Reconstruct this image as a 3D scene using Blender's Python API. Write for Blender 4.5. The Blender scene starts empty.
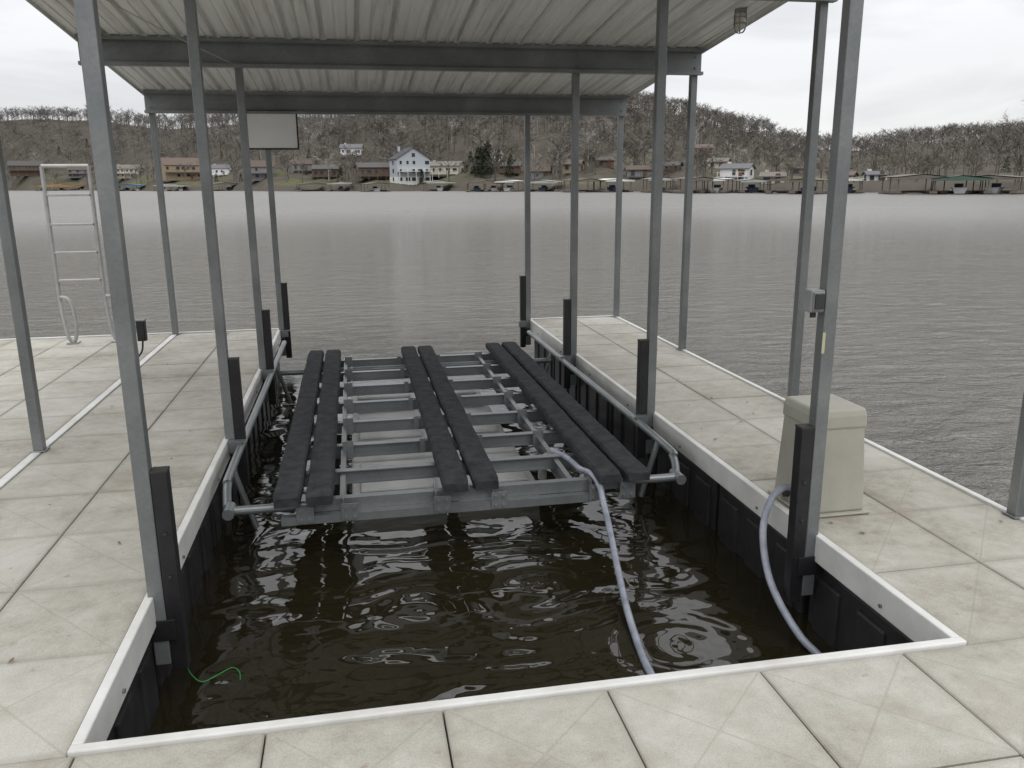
import bpy, math, random
import numpy as np
from mathutils import Vector, Matrix, noise as mnoise
random.seed(7); rng=np.random.default_rng(7)
scene=bpy.context.scene
scene.view_settings.view_transform='Standard'; scene.view_settings.look='None'; scene.view_settings.exposure=0
COL=scene.collection
WZ=-0.52   # water level, deck top is z=0

# ------------------------------------------------------------ camera
f=823.5; th=0.2395; ph=0.187; ro=-0.0085
Fh=Vector((math.sin(ph),math.cos(ph),0)); Rr=Vector((math.cos(ph),-math.sin(ph),0)); Z=Vector((0,0,1))
F=math.cos(th)*Fh-math.sin(th)*Z; U=math.sin(th)*Fh+math.cos(th)*Z
R2=math.cos(ro)*Rr+math.sin(ro)*U; U2=-math.sin(ro)*Rr+math.cos(ro)*U
cd=bpy.data.cameras.new('camera'); cam=bpy.data.objects.new('camera',cd); COL.objects.link(cam)
M=Matrix((R2,U2,-F)).transposed().to_4x4(); M.translation=Vector((0,0,1.75)); cam.matrix_world=M
cd.sensor_width=36; cd.lens=36*f/1024; cd.clip_start=0.05; cd.clip_end=20000
scene.camera=cam

# ------------------------------------------------------------ materials
def nodes(name):
    m=bpy.data.materials.new(name); m.use_nodes=True; nt=m.node_tree
    return m,nt,nt.nodes['Principled BSDF']
def ramp(nt,stops):
    r=nt.nodes.new('ShaderNodeValToRGB'); el=r.color_ramp.elements
    while len(el)<len(stops): el.new(0.5)
    for e,(p,c) in zip(el,stops): e.position=p; e.color=(*c,1)
    return r
def pmat(name,c1,c2=None,scale=5,rough=.6,metal=0,bump=0,bscale=60,rvar=0.1,stretch=(1,1,1),spec=None):
    m,nt,b=nodes(name); L=nt.links.new
    tc=nt.nodes.new('ShaderNodeTexCoord'); mp=nt.nodes.new('ShaderNodeMapping'); mp.inputs['Scale'].default_value=stretch
    L(tc.outputs['Object'],mp.inputs[0])
    n=nt.nodes.new('ShaderNodeTexNoise'); n.inputs['Scale'].default_value=scale; n.inputs['Detail'].default_value=4; n.inputs['Roughness'].default_value=.65
    L(mp.outputs[0],n.inputs['Vector'])
    r=ramp(nt,[(.3,c1),(.7,c2 or c1)]); L(n.outputs['Fac'],r.inputs[0]); L(r.outputs[0],b.inputs['Base Color'])
    mr=nt.nodes.new('ShaderNodeMapRange'); mr.inputs[3].default_value=max(0.03,rough-rvar); mr.inputs[4].default_value=min(1,rough+rvar)
    L(n.outputs['Fac'],mr.inputs[0]); L(mr.outputs[0],b.inputs['Roughness'])
    b.inputs['Metallic'].default_value=metal
    if spec is not None: b.inputs['Specular IOR Level'].default_value=spec
    if bump:
        n2=nt.nodes.new('ShaderNodeTexNoise'); n2.inputs['Scale'].default_value=bscale; n2.inputs['Detail'].default_value=3
        L(tc.outputs['Object'],n2.inputs['Vector'])
        bp=nt.nodes.new('ShaderNodeBump'); bp.inputs['Strength'].default_value=bump; bp.inputs['Distance'].default_value=.01
        L(n2.outputs['Fac'],bp.inputs['Height']); L(bp.outputs[0],b.inputs['Normal'])
    return m
def galv(name='galvanised_steel',k=1.0,met=.5):
    m,nt,b=nodes(name); L=nt.links.new
    tc=nt.nodes.new('ShaderNodeTexCoord')
    v=nt.nodes.new('ShaderNodeTexVoronoi'); v.inputs['Scale'].default_value=70; L(tc.outputs['Object'],v.inputs['Vector'])
    n=nt.nodes.new('ShaderNodeTexNoise'); n.inputs['Scale'].default_value=3; n.inputs['Detail'].default_value=5; L(tc.outputs['Object'],n.inputs['Vector'])
    sx=nt.nodes.new('ShaderNodeSeparateColor'); L(v.outputs['Color'],sx.inputs[0])
    mx=nt.nodes.new('ShaderNodeMath'); mx.operation='MULTIPLY_ADD'; mx.inputs[1].default_value=.12; L(sx.outputs[0],mx.inputs[0]); L(n.outputs['Fac'],mx.inputs[2])
    r=ramp(nt,[(.3,(.185*k,.20*k,.203*k)),(.6,(.25*k,.265*k,.268*k)),(.85,(.32*k,.33*k,.332*k))]); L(mx.outputs[0],r.inputs[0]); L(r.outputs[0],b.inputs['Base Color'])
    b.inputs['Metallic'].default_value=met; b.inputs['Roughness'].default_value=.42
    return m
M_GALV=galv(k=.88)
M_GALVL=galv('lift_galvanised_steel',1.0,.6)
M_BLACK=pmat('black_plastic',(.012,.012,.013),(.028,.028,.03),6,.5,bump=.15,bscale=120)
M_BLACKSTEEL=pmat('black_painted_steel',(.008,.008,.009),(.02,.02,.022),8,.45,bump=.1)
M_WHITE=pmat('white_vinyl',(.56,.55,.51),(.77,.77,.75),2.2,.45,bump=.1,bscale=30)
M_CARPET=pmat('bunk_carpet',(.036,.037,.041),(.085,.087,.093),11,.95,bump=1.0,bscale=260,spec=.15)
M_TANK=pmat('tank_plastic',(.50,.51,.49),(.74,.75,.73),3,.4,bump=.1,bscale=10)
M_BEIGE=pmat('beige_plastic',(.34,.33,.275),(.41,.40,.34),4,.55,bump=.15,bscale=200)
M_ALU=pmat('aluminium',(.34,.34,.335),(.47,.47,.46),8,.45,metal=.5)
M_RUBBER=pmat('dark_rubber',(.02,.02,.02),(.04,.04,.04),10,.7)
M_YELLOW=pmat('faded_yellow',(.45,.42,.28),(.55,.50,.32),8,.5)
M_PANEL=pmat('panel_grey',(.50,.51,.52),(.58,.59,.60),4,.6)
M_GREYBOX=pmat('grey_box',(.24,.245,.25),(.30,.305,.31),6,.5)
M_SIGN=pmat('sign_back_white',(.74,.75,.76),(.82,.82,.82),4,.5)
M_GREEN=pmat('green_cord',(.03,.30,.05),(.05,.4,.08),10,.5)

def roofmat():
    m,nt,b=nodes('roof_sheet_metal'); L=nt.links.new
    tc=nt.nodes.new('ShaderNodeTexCoord'); mp=nt.nodes.new('ShaderNodeMapping'); mp.inputs['Scale'].default_value=(9,.35,1); L(tc.outputs['Object'],mp.inputs[0])
    n=nt.nodes.new('ShaderNodeTexNoise'); n.inputs['Scale'].default_value=1.5; n.inputs['Detail'].default_value=6; n.inputs['Roughness'].default_value=.7; L(mp.outputs[0],n.inputs['Vector'])
    r=ramp(nt,[(.30,(.42,.40,.35)),(.46,(.68,.68,.66)),(.75,(.80,.80,.79))]); L(n.outputs['Fac'],r.inputs[0]); L(r.outputs[0],b.inputs['Base Color'])
    b.inputs['Roughness'].default_value=.34
    return m
M_ROOF=roofmat()

def tilemat():
    m,nt,b=nodes('deck_tile_concrete'); L=nt.links.new; N=nt.nodes.new
    uv=N('ShaderNodeUVMap'); uv.uv_map='UVMap'; sp=N('ShaderNodeSeparateXYZ'); L(uv.outputs[0],sp.inputs[0])
    def mth(op,a,b_=None,c=None):
        x=N('ShaderNodeMath'); x.operation=op
        for i,k in enumerate((a,b_,c)):
            if k is None: continue
            if isinstance(k,(int,float)): x.inputs[i].default_value=k
            else: L(k,x.inputs[i])
        return x.outputs[0]
    u,v=sp.outputs[0],sp.outputs[1]
    d1=mth('ABSOLUTE',mth('SUBTRACT',u,v)); d2=mth('ABSOLUTE',mth('SUBTRACT',mth('ADD',u,v),1.0))
    d=mth('MINIMUM',d1,d2)
    line=N('ShaderNodeMapRange'); line.interpolation_type='SMOOTHSTEP'; line.inputs[1].default_value=.004; line.inputs[2].default_value=.016; line.inputs[3].default_value=1; line.inputs[4].default_value=0; L(d,line.inputs[0])
    tc=N('ShaderNodeTexCoord')
    n1=N('ShaderNodeTexNoise'); n1.inputs['Scale'].default_value=.9; n1.inputs['Detail'].default_value=7; n1.inputs['Roughness'].default_value=.72; L(tc.outputs['Object'],n1.inputs['Vector'])
    n2=N('ShaderNodeTexNoise'); n2.inputs['Scale'].default_value=170; n2.inputs['Detail'].default_value=3; L(tc.outputs['Object'],n2.inputs['Vector'])
    n3=N('ShaderNodeTexNoise'); n3.inputs['Scale'].default_value=9; n3.inputs['Detail'].default_value=6; n3.inputs['Roughness'].default_value=.75; L(tc.outputs['Object'],n3.inputs['Vector'])
    at=N('ShaderNodeAttribute'); at.attribute_name='tint'; 
    fac=mth('ADD',mth('MULTIPLY',n1.outputs['Fac'],.7),mth('MULTIPLY',n3.outputs['Fac'],.3))
    fac=mth('ADD',fac,mth('MULTIPLY',mth('SUBTRACT',at.outputs['Fac'],.5),.08))
    r=ramp(nt,[(.34,(.29,.262,.215)),(.46,(.435,.415,.355)),(.58,(.535,.522,.462)),(.75,(.60,.59,.54))]); L(fac,r.inputs[0])
    mg=N('ShaderNodeMix'); mg.data_type='RGBA'; mg.blend_type='MULTIPLY'; mg.inputs[0].default_value=.5
    rg=ramp(nt,[(.3,(.62,.62,.62)),(.6,(1,1,1))]); L(n2.outputs['Fac'],rg.inputs[0]); L(r.outputs[0],mg.inputs[6]); L(rg.outputs[0],mg.inputs[7])
    e=mth('MINIMUM',mth('MINIMUM',u,mth('SUBTRACT',1.0,u)),mth('MINIMUM',v,mth('SUBTRACT',1.0,v)))
    ed=N('ShaderNodeMapRange'); ed.inputs[1].default_value=0; ed.inputs[2].default_value=.06; ed.inputs[3].default_value=.55; ed.inputs[4].default_value=0; L(e,ed.inputs[0])
    edn=mth('MULTIPLY',ed.outputs[0],n3.outputs['Fac'])
    m2=N('ShaderNodeMix'); m2.data_type='RGBA'; L(edn,m2.inputs[0]); L(mg.outputs[2],m2.inputs[6]); m2.inputs[7].default_value=(.18,.155,.125,1)
    m3=N('ShaderNodeMix'); m3.data_type='RGBA'; L(mth('MULTIPLY',line.outputs[0],mth('MULTIPLY',n3.outputs['Fac'],.5)),m3.inputs[0]); L(m2.outputs[2],m3.inputs[6]); m3.inputs[7].default_value=(.27,.245,.2,1)
    vo=N('ShaderNodeTexNoise'); vo.inputs['Scale'].default_value=14; vo.inputs['Detail'].default_value=2; L(tc.outputs['Object'],vo.inputs['Vector'])
    st=N('ShaderNodeMapRange'); st.inputs[1].default_value=.69; st.inputs[2].default_value=.75; st.inputs[3].default_value=0; st.inputs[4].default_value=.4; L(vo.outputs['Fac'],st.inputs[0])
    m4=N('ShaderNodeMix'); m4.data_type='RGBA'; L(st.outputs[0],m4.inputs[0]); L(m3.outputs[2],m4.inputs[6]); m4.inputs[7].default_value=(.24,.16,.10,1)
    # brown water-stain patches
    n5=N('ShaderNodeTexNoise'); n5.inputs['Scale'].default_value=2.6; n5.inputs['Detail'].default_value=5; n5.inputs['Roughness'].default_value=.6; L(tc.outputs['Object'],n5.inputs['Vector'])
    s5=N('ShaderNodeMapRange'); s5.inputs[1].default_value=.55; s5.inputs[2].default_value=.70; s5.inputs[3].default_value=0; s5.inputs[4].default_value=.38; L(n5.outputs['Fac'],s5.inputs[0])
    m5=N('ShaderNodeMix'); m5.data_type='RGBA'; L(s5.outputs[0],m5.inputs[0]); L(m4.outputs[2],m5.inputs[6]); m5.inputs[7].default_value=(.30,.25,.19,1)
    L(m5.outputs[2],b.inputs['Base Color'])
    b.inputs['Roughness'].default_value=.78; b.inputs['Specular IOR Level'].default_value=.3
    hh=mth('ADD',mth('MULTIPLY',line.outputs[0],-.5),mth('MULTIPLY',n2.outputs['Fac'],.35))
    bp=N('ShaderNodeBump'); bp.inputs['Strength'].default_value=.5; bp.inputs['Distance'].default_value=.003; L(hh,bp.inputs['Height']); L(bp.outputs[0],b.inputs['Normal'])
    return m
M_TILE=tilemat()

# ------------------------------------------------------------ mesh builder
class MB:
    def __init__(s): s.v=[];s.f=[];s.mi=[];s.mats=[]
    def m(s,mat):
        if mat not in s.mats: s.mats.append(mat)
        return s.mats.index(mat)
    def face(s,pts,mat):
        n=len(s.v); s.v+= [tuple(p) for p in pts]; s.f.append(tuple(range(n,n+len(pts)))); s.mi.append(s.m(mat))
    def box(s,x0,x1,y0,y1,z0,z1,mat,X=None,taper=0):
        n=len(s.v); t=taper
        P=[(x0,y0,z0),(x1,y0,z0),(x1,y1,z0),(x0,y1,z0),(x0+t,y0+t,z1),(x1-t,y0+t,z1),(x1-t,y1-t,z1),(x0+t,y1-t,z1)]
        if X is not None: P=[tuple(X@Vector(p)) for p in P]
        s.v+=P
        for q in [(0,3,2,1),(4,5,6,7),(0,1,5,4),(1,2,6,5),(2,3,7,6),(3,0,4,7)]:
            s.f.append(tuple(n+i for i in q)); s.mi.append(s.m(mat))
    def cbox(s,c,sz,mat,X=None,taper=0):
        s.box(c[0]-sz[0]/2,c[0]+sz[0]/2,c[1]-sz[1]/2,c[1]+sz[1]/2,c[2]-sz[2]/2,c[2]+sz[2]/2,mat,X,taper)
    def tube(s,pts,r,mat,seg=10,cap=True):
        pts=[Vector(p) for p in pts]; n0=len(s.v); mi=s.m(mat); up=None
        for i,p in enumerate(pts):
            d=(pts[min(i+1,len(pts)-1)]-pts[max(i-1,0)]).normalized()
            if up is None:
                up=Vector((0,0,1)) if abs(d.z)<.9 else Vector((1,0,0))
            a=d.cross(up).normalized(); bb=a.cross(d).normalized(); up=bb
            rr=r[i] if isinstance(r,(list,tuple)) else r
            for k in range(seg):
                an=2*math.pi*k/seg; s.v.append(tuple(p+a*rr*math.cos(an)+bb*rr*math.sin(an)))
        for i in range(len(pts)-1):
            for k in range(seg):
                a=n0+i*seg+k; b=n0+i*seg+(k+1)%seg
                s.f.append((a,b,b+seg,a+seg)); s.mi.append(mi)
        if cap:
            s.f.append(tuple(n0+k for k in range(seg))[::-1]); s.mi.append(mi)
            e=n0+(len(pts)-1)*seg; s.f.append(tuple(e+k for k in range(seg))); s.mi.append(mi)
    def obj(s,name,parent=None,bevel=0,smooth=False):
        me=bpy.data.meshes.new(name); me.from_pydata(s.v,[],s.f)
        for m in s.mats: me.materials.append(m)
        me.polygons.foreach_set('material_index',s.mi); me.update()
        o=bpy.data.objects.new(name,me); COL.objects.link(o)
        if parent: o.parent=parent
        if bevel:
            b=o.modifiers.new('b','BEVEL'); b.width=bevel; b.segments=2; b.limit_method='ANGLE'; b.angle_limit=math.radians(40)
        if smooth:
            for p in me.polygons: p.use_smooth=True
            me.set_sharp_from_angle(angle=math.radians(40))
        return o
def empty(name,loc=(0,0,0)):
    e=bpy.data.objects.new(name,None); e.location=loc; COL.objects.link(e); e.empty_display_size=.2; return e
def smoothpath(pts,n=14):
    pts=[Vector(p) for p in pts]; out=[]
    P=[pts[0]*2-pts[1]]+pts+[pts[-1]*2-pts[-2]]
    for i in range(1,len(P)-2):
        a,b,c,d=P[i-1:i+3]
        for k in range(n):
            t=k/n; out.append(.5*((2*b)+(c-a)*t+(2*a-5*b+4*c-d)*t*t+(3*b-a-3*c+d)*t**3))
    out.append(pts[-1]); return out

# ------------------------------------------------------------ floating dock
XL,XR=-.935,2.215; Y0=2.52; YE=10.5; XL2,XR2=-2.17,3.42; T=.585
dock=empty('floating_dock')
verts=[];faces=[];uvs=[];tint=[]
def tile(x0,x1,y0,y1):
    g=.003; c=.005; x0+=g;x1-=g;y0+=g;y1-=g
    dz=random.uniform(-.002,.001); tx=random.uniform(-.002,.002); ty=random.uniform(-.002,.002)
    n=len(verts); tn=random.random()
    def zz(x,y): return dz+tx*((x-x0)/(x1-x0)-.5)+ty*((y-y0)/(y1-y0)-.5)
    inner=[(x0+c,y0+c),(x1-c,y0+c),(x1-c,y1-c),(x0+c,y1-c)]; outer=[(x0,y0),(x1,y0),(x1,y1),(x0,y1)]
    for x,y in inner: verts.append((x,y,zz(x,y)))
    for x,y in outer: verts.append((x,y,zz(x,y)-c))
    for x,y in outer: verts.append((x,y,-.04))
    U_=[(.01,.01),(.99,.01),(.99,.99),(.01,.99)];V_=[(0,0),(1,0),(1,1),(0,1)]
    def fa(q,w): faces.append(tuple(n+i for i in q)); uvs.extend(w); tint.append(tn)
    fa((0,1,2,3),U_)
    for k in range(4):
        j=(k+1)%4
        fa((4+k,4+j,j,k),[V_[k],V_[j],U_[j],U_[k]]); fa((8+k,8+j,4+j,4+k),[V_[k],V_[j],V_[j],V_[k]])
YT=Y0-.04
for j in range(8):
    for i in range(-14,14): 
        x=-.367+T*i; tile(x,x+T,YT-T*(j+1),YT-T*j)
ny=13; ty=(YE-.03-YT)/ny
for j in range(ny):
    y=YT+ty*j
    for i in range(2):
        tile(-.975-T*(i+1),-.975-T*i,y,y+ty); tile(2.255+.5625*i,2.255+.5625*(i+1),y,y+ty)
    for i in range(12): tile(-2.215-T*(i+1),-2.215-T*i,y,y+ty)
me=bpy.data.meshes.new('deck_tiles'); me.from_pydata(verts,[],faces); me.materials.append(M_TILE)
uvl=me.uv_layers.new(name='UVMap'); uvl.data.foreach_set('uv',np.array(uvs,dtype=np.float32).ravel())
a=me.attributes.new('tint','FLOAT','FACE'); a.data.foreach_set('value',np.array(tint,dtype=np.float32))
o=bpy.data.objects.new('deck_tiles',me); COL.objects.link(o); o.parent=dock
b=MB()
b.box(XL-.04,XL,Y0,YE,-.13,.012,M_WHITE); b.box(XR,XR+.04,Y0,YE,-.13,.012,M_WHITE)
b.box(XL-.04,XR+.04,Y0-.04,Y0-.001,-.13,.013,M_WHITE)
b.box(XR2-.04,XR2,YT,YE,-.13,.012,M_WHITE); b.box(XR,XR2,YE+.001,YE+.04,-.13,.011,M_WHITE)
b.box(-9.2,XL,YE+.001,YE+.04,-.13,.011,M_WHITE)
b.box(-2.21,-2.15,YT,YE,-.05,.006,M_WHITE)
b.obj('white_trim',dock,bevel=.006)
b=MB()
b.box(-9.2,XL-.041,2.4,YE-.01,-.16,-.041,M_BLACK); b.box(XR+.041,XR2-.045,2.4,YE-.01,-.16,-.041,M_BLACK); b.box(-9.2,9,-2.3,YT-.01,-.16,-.0415,M_BLACK)
b.obj('deck_frame',dock)
b=MB()
def floats(x0,x1,ya,yb,n):
    L=(yb-ya)/n
    for i in range(n):
        y0=ya+i*L+.03; y1=ya+(i+1)*L-.03
        b.box(x0,x1,y0,y1,-.80,-.165,M_BLACK)
        k=3
        for q in range(k):
            yy=y0+(q+.5)*(y1-y0)/k
            b.box(x0-.018,x1+.018,yy-.11,yy+.11,-.72,-.22,M_BLACK)
floats(-2.05,XL-.05,2.5,10.4,7); floats(XR+.05,3.32,2.5,10.4,7); floats(-9,-2.35,2.5,10.4,7)
for i in range(12): b.box(-7+i*1.25,-7+i*1.25+1.15,.8,2.40,-.8,-.165,M_BLACK)
b.obj('plastic_floats',dock,bevel=.018)
b=MB()
for x,s in ((XL,1),(XR,-1)):
    for k in range(7):
        y=2.95+k*1.16; b.tube([(x,y,-.085),(x+s*.010,y,-.085)],.009,M_GALV,8)
b.obj('trim_bolts',dock)
b=MB(); ML=pmat('dead_leaf',(.12,.07,.035),(.22,.14,.08),30,.8)
for i in range(90):
    if i%3==0: x,y=random.uniform(-2.1,-1),random.uniform(3,10.3)
    elif i%3==1: x,y=random.uniform(2.3,3.35),random.uniform(3,10.3)
    else: x,y=random.uniform(-7,-2.3),random.uniform(4,10.3)
    s_=random.uniform(.006,.022); a_=random.uniform(0,6.28); c_,d_=math.cos(a_)*s_,math.sin(a_)*s_
    b.face([(x-c_,y-d_,.006),(x+d_*.5,y-c_*.5,.009),(x+c_,y+d_,.013),(x-d_*.5,y+c_*.5,.008)],ML)
b.obj('leaf_litter',dock)

# ------------------------------------------------------------ canopy
can=empty('dock_canopy')
PY=[3.53,5.86,8.16,10.44]
XPL,XPR=-.925,2.195; XOL,XOR=-2.17,3.40
SL=.094
def zb(y): return 2.67+(10.44-y)*SL   # beam centre
b=MB()
w=.033
for y in PY:
    top=zb(y)+.1
    for x in (XPL,XPR): 
        b.box(x-w,x+w,y-w,y+w,-.32,top,M_GALV)
    for x in (XOL,XOR):
        b.box(x-w,x+w,y-w,y+w,.012,top,M_GALV)
        b.box(x-.05,x+.05,y-.05,y+.05,.004,.014,M_GALV)
b.obj('posts',can,bevel=.006)
b=MB()
for y in PY:
    z=zb(y); yy=y-w-.004
    x0,x1=XOL-.06,XOR+.06
    b.box(x0,x1,yy-.006,yy,z-.12,z+.12,M_GALV)
    b.box(x0,x1,yy-.06,yy-.0065,z-.12,z-.112,M_GALV); b.box(x0,x1,yy-.06,yy-.0065,z+.112,z+.12,M_GALV)
    b.box(x0,x1,yy-.066,yy-.0605,z-.12,z-.09,M_GALV)
    b.box(x0,x1,yy-.066,yy-.0605,z+.09,z+.12,M_GALV)
    for x in (XOL,XPL,XPR,XOR):
        for dz in (-.05,.05): b.tube([(x,yy-.006,z+dz),(x,yy-.018,z+dz)],.012,M_GALV,8)
b.obj('beams',can)
prof=[];x=XOL-.09
P=.305*(XOR+.09-XOL+.09)/(.305*19)
q=P/.305
for i in range(19):
    prof+=[(x+a_*q,z_) for a_,z_ in [(0,0),(.075,0),(.083,.008),(.1,.008),(.108,0),(.175,0),(.183,.008),(.2,.008),(.208,0),(.245,0),(.26,.036),(.29,.036)]]
    x+=P
prof.append((x,0))
b=MB(); ys=[2.9,4.7,6.5,8.3,10.72]
n0=len(prof)
for y in ys:
    for (x,z) in prof: b.v.append((x,y,zb(y)+.123+z))
mi=b.m(M_ROOF)
for j in range(len(ys)-1):
    for i in range(n0-1):
        a_=j*n0+i; b.f.append((a_,a_+1,a_+1+n0,a_+n0)); b.mi.append(mi)
ro_=b.obj('roof_sheets',can)
so=ro_.modifiers.new('s','SOLIDIFY'); so.thickness=.002; so.offset=1
xm=prof[-1][0]; xa=XOL-.09
b=MB()
for x,s in ((xa,-1),(xm,1)):
    for i in range(len(ys)-1):
        y0,y1=ys[i],ys[i+1]
        z0,z1=zb(y0)+.123,zb(y1)+.123
        xx0,xx1=(x-.004,x) if s<0 else (x,x+.004)
        P8=[(xx0,y0,z0-.03),(xx1,y0,z0-.03),(xx1,y1,z1-.03),(xx0,y1,z1-.03),(xx0,y0,z0+.05),(xx1,y0,z0+.05),(xx1,y1,z1+.05),(xx0,y1,z1+.05)]
        n=len(b.v); b.v+=P8
        for q in [(0,3,2,1),(4,5,6,7),(0,1,5,4),(1,2,6,5),(2,3,7,6),(3,0,4,7)]: b.f.append(tuple(n+k for k in q)); b.mi.append(b.m(M_WHITE))
zE=zb(10.72)+.123
b.box(xa,xm,10.722,10.728,zE-.05,zE+.045,M_WHITE)
b.obj('edge_trim',can)
b=MB()
b.tube(smoothpath([(-1.95,5.7,zb(5.7)+.08),(-1.6,6.6,zb(6.6)-.02),(-1.25,7.5,zb(7.5)-.06),(-.95,8.1,zb(8.1)-.1)],8),.004,M_ALU,6)
b.obj('wire',can)
b=MB()
for y in PY:
    for i in range(19):
        xx=xa+P*(i+.3); b.tube([(xx,y+.05,zb(y+.05)+.122),(xx,y+.05,zb(y)+.105)],.007,M_GALV,6)
b.obj('roof_screws',can)

# ------------------------------------------------------------ guide posts (black) on slip edge
for x,s in ((XPL,1),(XPR,-1)):
    for y in PY:
        b=MB(); cx=x+s*(w+.036)
        b.box(cx-.033,cx+.033,y-.033,y+.033,-.35,.575,M_BLACKSTEEL)
        b.box(cx-.035,cx+.035,y-.035,y+.035,.573,.585,M_RUBBER)
        b.box(min(cx,cx-s*.15),max(cx,cx-s*.15),y-.041,y-.035,-.2,-.10,M_BLACKSTEEL)
        b.tube([(cx,y-.033,.3),(cx,y-.042,.3)],.009,M_RUBBER,8); b.tube([(cx,y-.033,.1),(cx,y-.042,.1)],.009,M_RUBBER,8)
        b.obj('guide_post',None,bevel=.004)

# ------------------------------------------------------------ boat lift
lift=empty('boat_lift')
BX=[-.455,-.27,.54,.725,1.49,1.675]
def bunk(i,x):
    b=MB(); ya,yb=4.62+(.05 if i in (2,3) else 0),9.08
    n=60; hw=.079; t=.055; sec=[(-hw,-t),(hw,-t),(hw,-.014),(hw-.014,0),(-hw+.014,0),(-hw,-.014)]
    for j in range(n+1):
        y=ya+(yb-ya)*j/n
        e=min((y-ya),(yb-y)); k=1 if e>.03 else .90
        wob=.005*mnoise.noise(Vector((x*3,y*3.1,1))); 
        zz=.005*mnoise.noise(Vector((x*5,y*2,7)))-(.010 if e<.02 else 0)
        for (sx,sz) in sec: b.v.append((x+wob+sx*k*(1+.07*mnoise.noise(Vector((y*9,sx*30+x,3)))),y,zz+sz))
    mi=b.m(M_CARPET); m_=len(sec)
    for j in range(n):
        for k in range(m_):
            a_=j*m_+k; c_=j*m_+(k+1)%m_; b.f.append((a_,a_+m_,c_+m_,c_)); b.mi.append(mi)
    b.f.append(tuple(range(m_))); b.mi.append(mi); b.f.append(tuple(n*m_+k for k in range(m_))[::-1]); b.mi.append(mi)
    b.obj('bunk_%d'%(i+1),lift,smooth=True)
for i,x in enumerate(BX): bunk(i,x)
b=MB(); G=M_GALVL
def ibeam(x0,x1,y,z0,z1,mat=G):
    b.box(x0,x1,y-.03,y+.03,z1-.006,z1,mat); b.box(x0,x1,y-.03,y+.03,z0,z0+.006,mat); b.box(x0,x1,y-.003,y+.003,z0+.006,z1-.006,mat)
def cbeamx(x0,x1,y,z0,z1,mat=G):
    b.box(x0,x1,y-.003,y+.003,z0,z1,mat); b.box(x0,x1,y+.0031,y+.05,z1-.006,z1-.0001,mat); b.box(x0,x1,y+.0031,y+.05,z0+.0001,z0+.006,mat)
CY=[5.25,5.8,6.4,7.0,7.6,8.2,8.8]
for k,y in enumerate(CY): 
    ibeam(-.42,1.72,y,-.165,-.075)
for x in (-.13,1.30):
    b.box(x-.003,x+.003,4.80,9.0,-.20,-.09,G); b.box(x-.03,x-.0031,4.80,9.0,-.097,-.0901,G); b.box(x-.03,x-.0031,4.80,9.0,-.1999,-.193,G)
cbeamx(-.34,1.62,4.74,-.15,-.075)
cbeamx(-.50,1.38,4.68,-.20,-.15)
b.tube([(-.80,4.78,-.12),(2.0,4.78,-.12)],.027,G,14)
b.tube([(-.80,8.55,-.13),(2.05,8.55,-.13)],.027,G,14)
for x in (-.36,-.10,.45,.80,1.42,1.62):
    b.box(x-.05,x+.05,4.665,4.672,-.19,-.085,G); b.box(x-.04,x-.034,4.6725,4.84,-.085,-.058,G)
    for dx in (-.025,.025): b.tube([(x+dx,4.665,-.11),(x+dx,4.652,-.11)],.009,G,6); b.tube([(x+dx,4.665,-.17),(x+dx,4.652,-.17)],.009,G,6)
for x in BX:
    for y in CY:
        b.box(x-.045,x+.045,y-.034,y-.028,-.13,-.057,G); b.box(x-.045,x+.045,y-.028,y+.05,-.063,-.0575,G)
for y in CY[1:]:
    b.box(-.15,-.08,y-.07,y-.063,-.16,-.03,G); b.box(-.08,-.074,y-.07,y+.05,-.16,-.03,G)
    b.box(1.24,1.32,y-.07,y-.063,-.16,-.04,G)
    b.box(.40,.44,y-.06,y-.054,-.15,-.05,G); b.box(.82,.86,y-.06,y-.054,-.15,-.05,G)
b.obj('steel_frame',lift)
b=MB()
b.tube(smoothpath([(-.845,9.75,-.03),(-.845,8,-.03),(-.845,5.35,-.03),(-.84,5.05,-.05),(-.82,4.84,-.12)],10),.026,G,14)
b.tube(smoothpath([(2.06,9.75,-.03),(2.06,8,-.03),(2.06,5.3,-.03),(2.05,5.0,-.06),(2.0,4.80,-.12)],10),.026,G,14)
b.tube([(-.80,4.85,-.12),(-.80,4.72,-.12)],.034,G,14)
b.tube([(2.0,4.72,-.12),(2.0,4.86,-.12)],.034,G,14)
for x in (-.845,2.06):
    s=-1 if x<0 else 1
    for y in PY[1:]:
        b.box(min(x,x+s*.09),max(x,x+s*.09),y-.10,y-.05,-.07,.01,G); 
        b.box(x-.04,x+.04,y-.11,y-.04,.0,.008,G)
    for y in (5.3,8.55):
        b.tube([(x,y,-.03),(x-s*.12,y,-.45)],.02,G,10)
b.obj('side_rails',lift,smooth=True)
for i,(x0,x1) in enumerate(((-.10,.56),(.66,1.24))):
    b=MB()
    ya=5.50
    for k in range(4):
        y0=ya+k*.88; b.box(x0,x1,y0,y0+.80,-.68,-.39,M_TANK)
        b.box(x0+.06,x1-.06,y0+.12,y0+.32,-.39,-.365,M_TANK); b.box(x0+.06,x1-.06,y0+.5,y0+.70,-.39,-.365,M_TANK)
    b.obj('flotation_tank_%d'%(i+1),lift,bevel=.045,smooth=False)
b=MB(); 
b.tube(smoothpath([(1.24,5.42,-.36),(1.24,5.42,-.20),(1.26,5.40,-.13),(1.33,5.32,-.11),(1.40,5.24,-.11)],6),.022,M_BEIGE,12); b.tube([(1.24,5.42,-.30),(1.24,5.42,-.22)],.032,M_TANK,12)
b.obj('air_pipe',lift,smooth=True)

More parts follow.
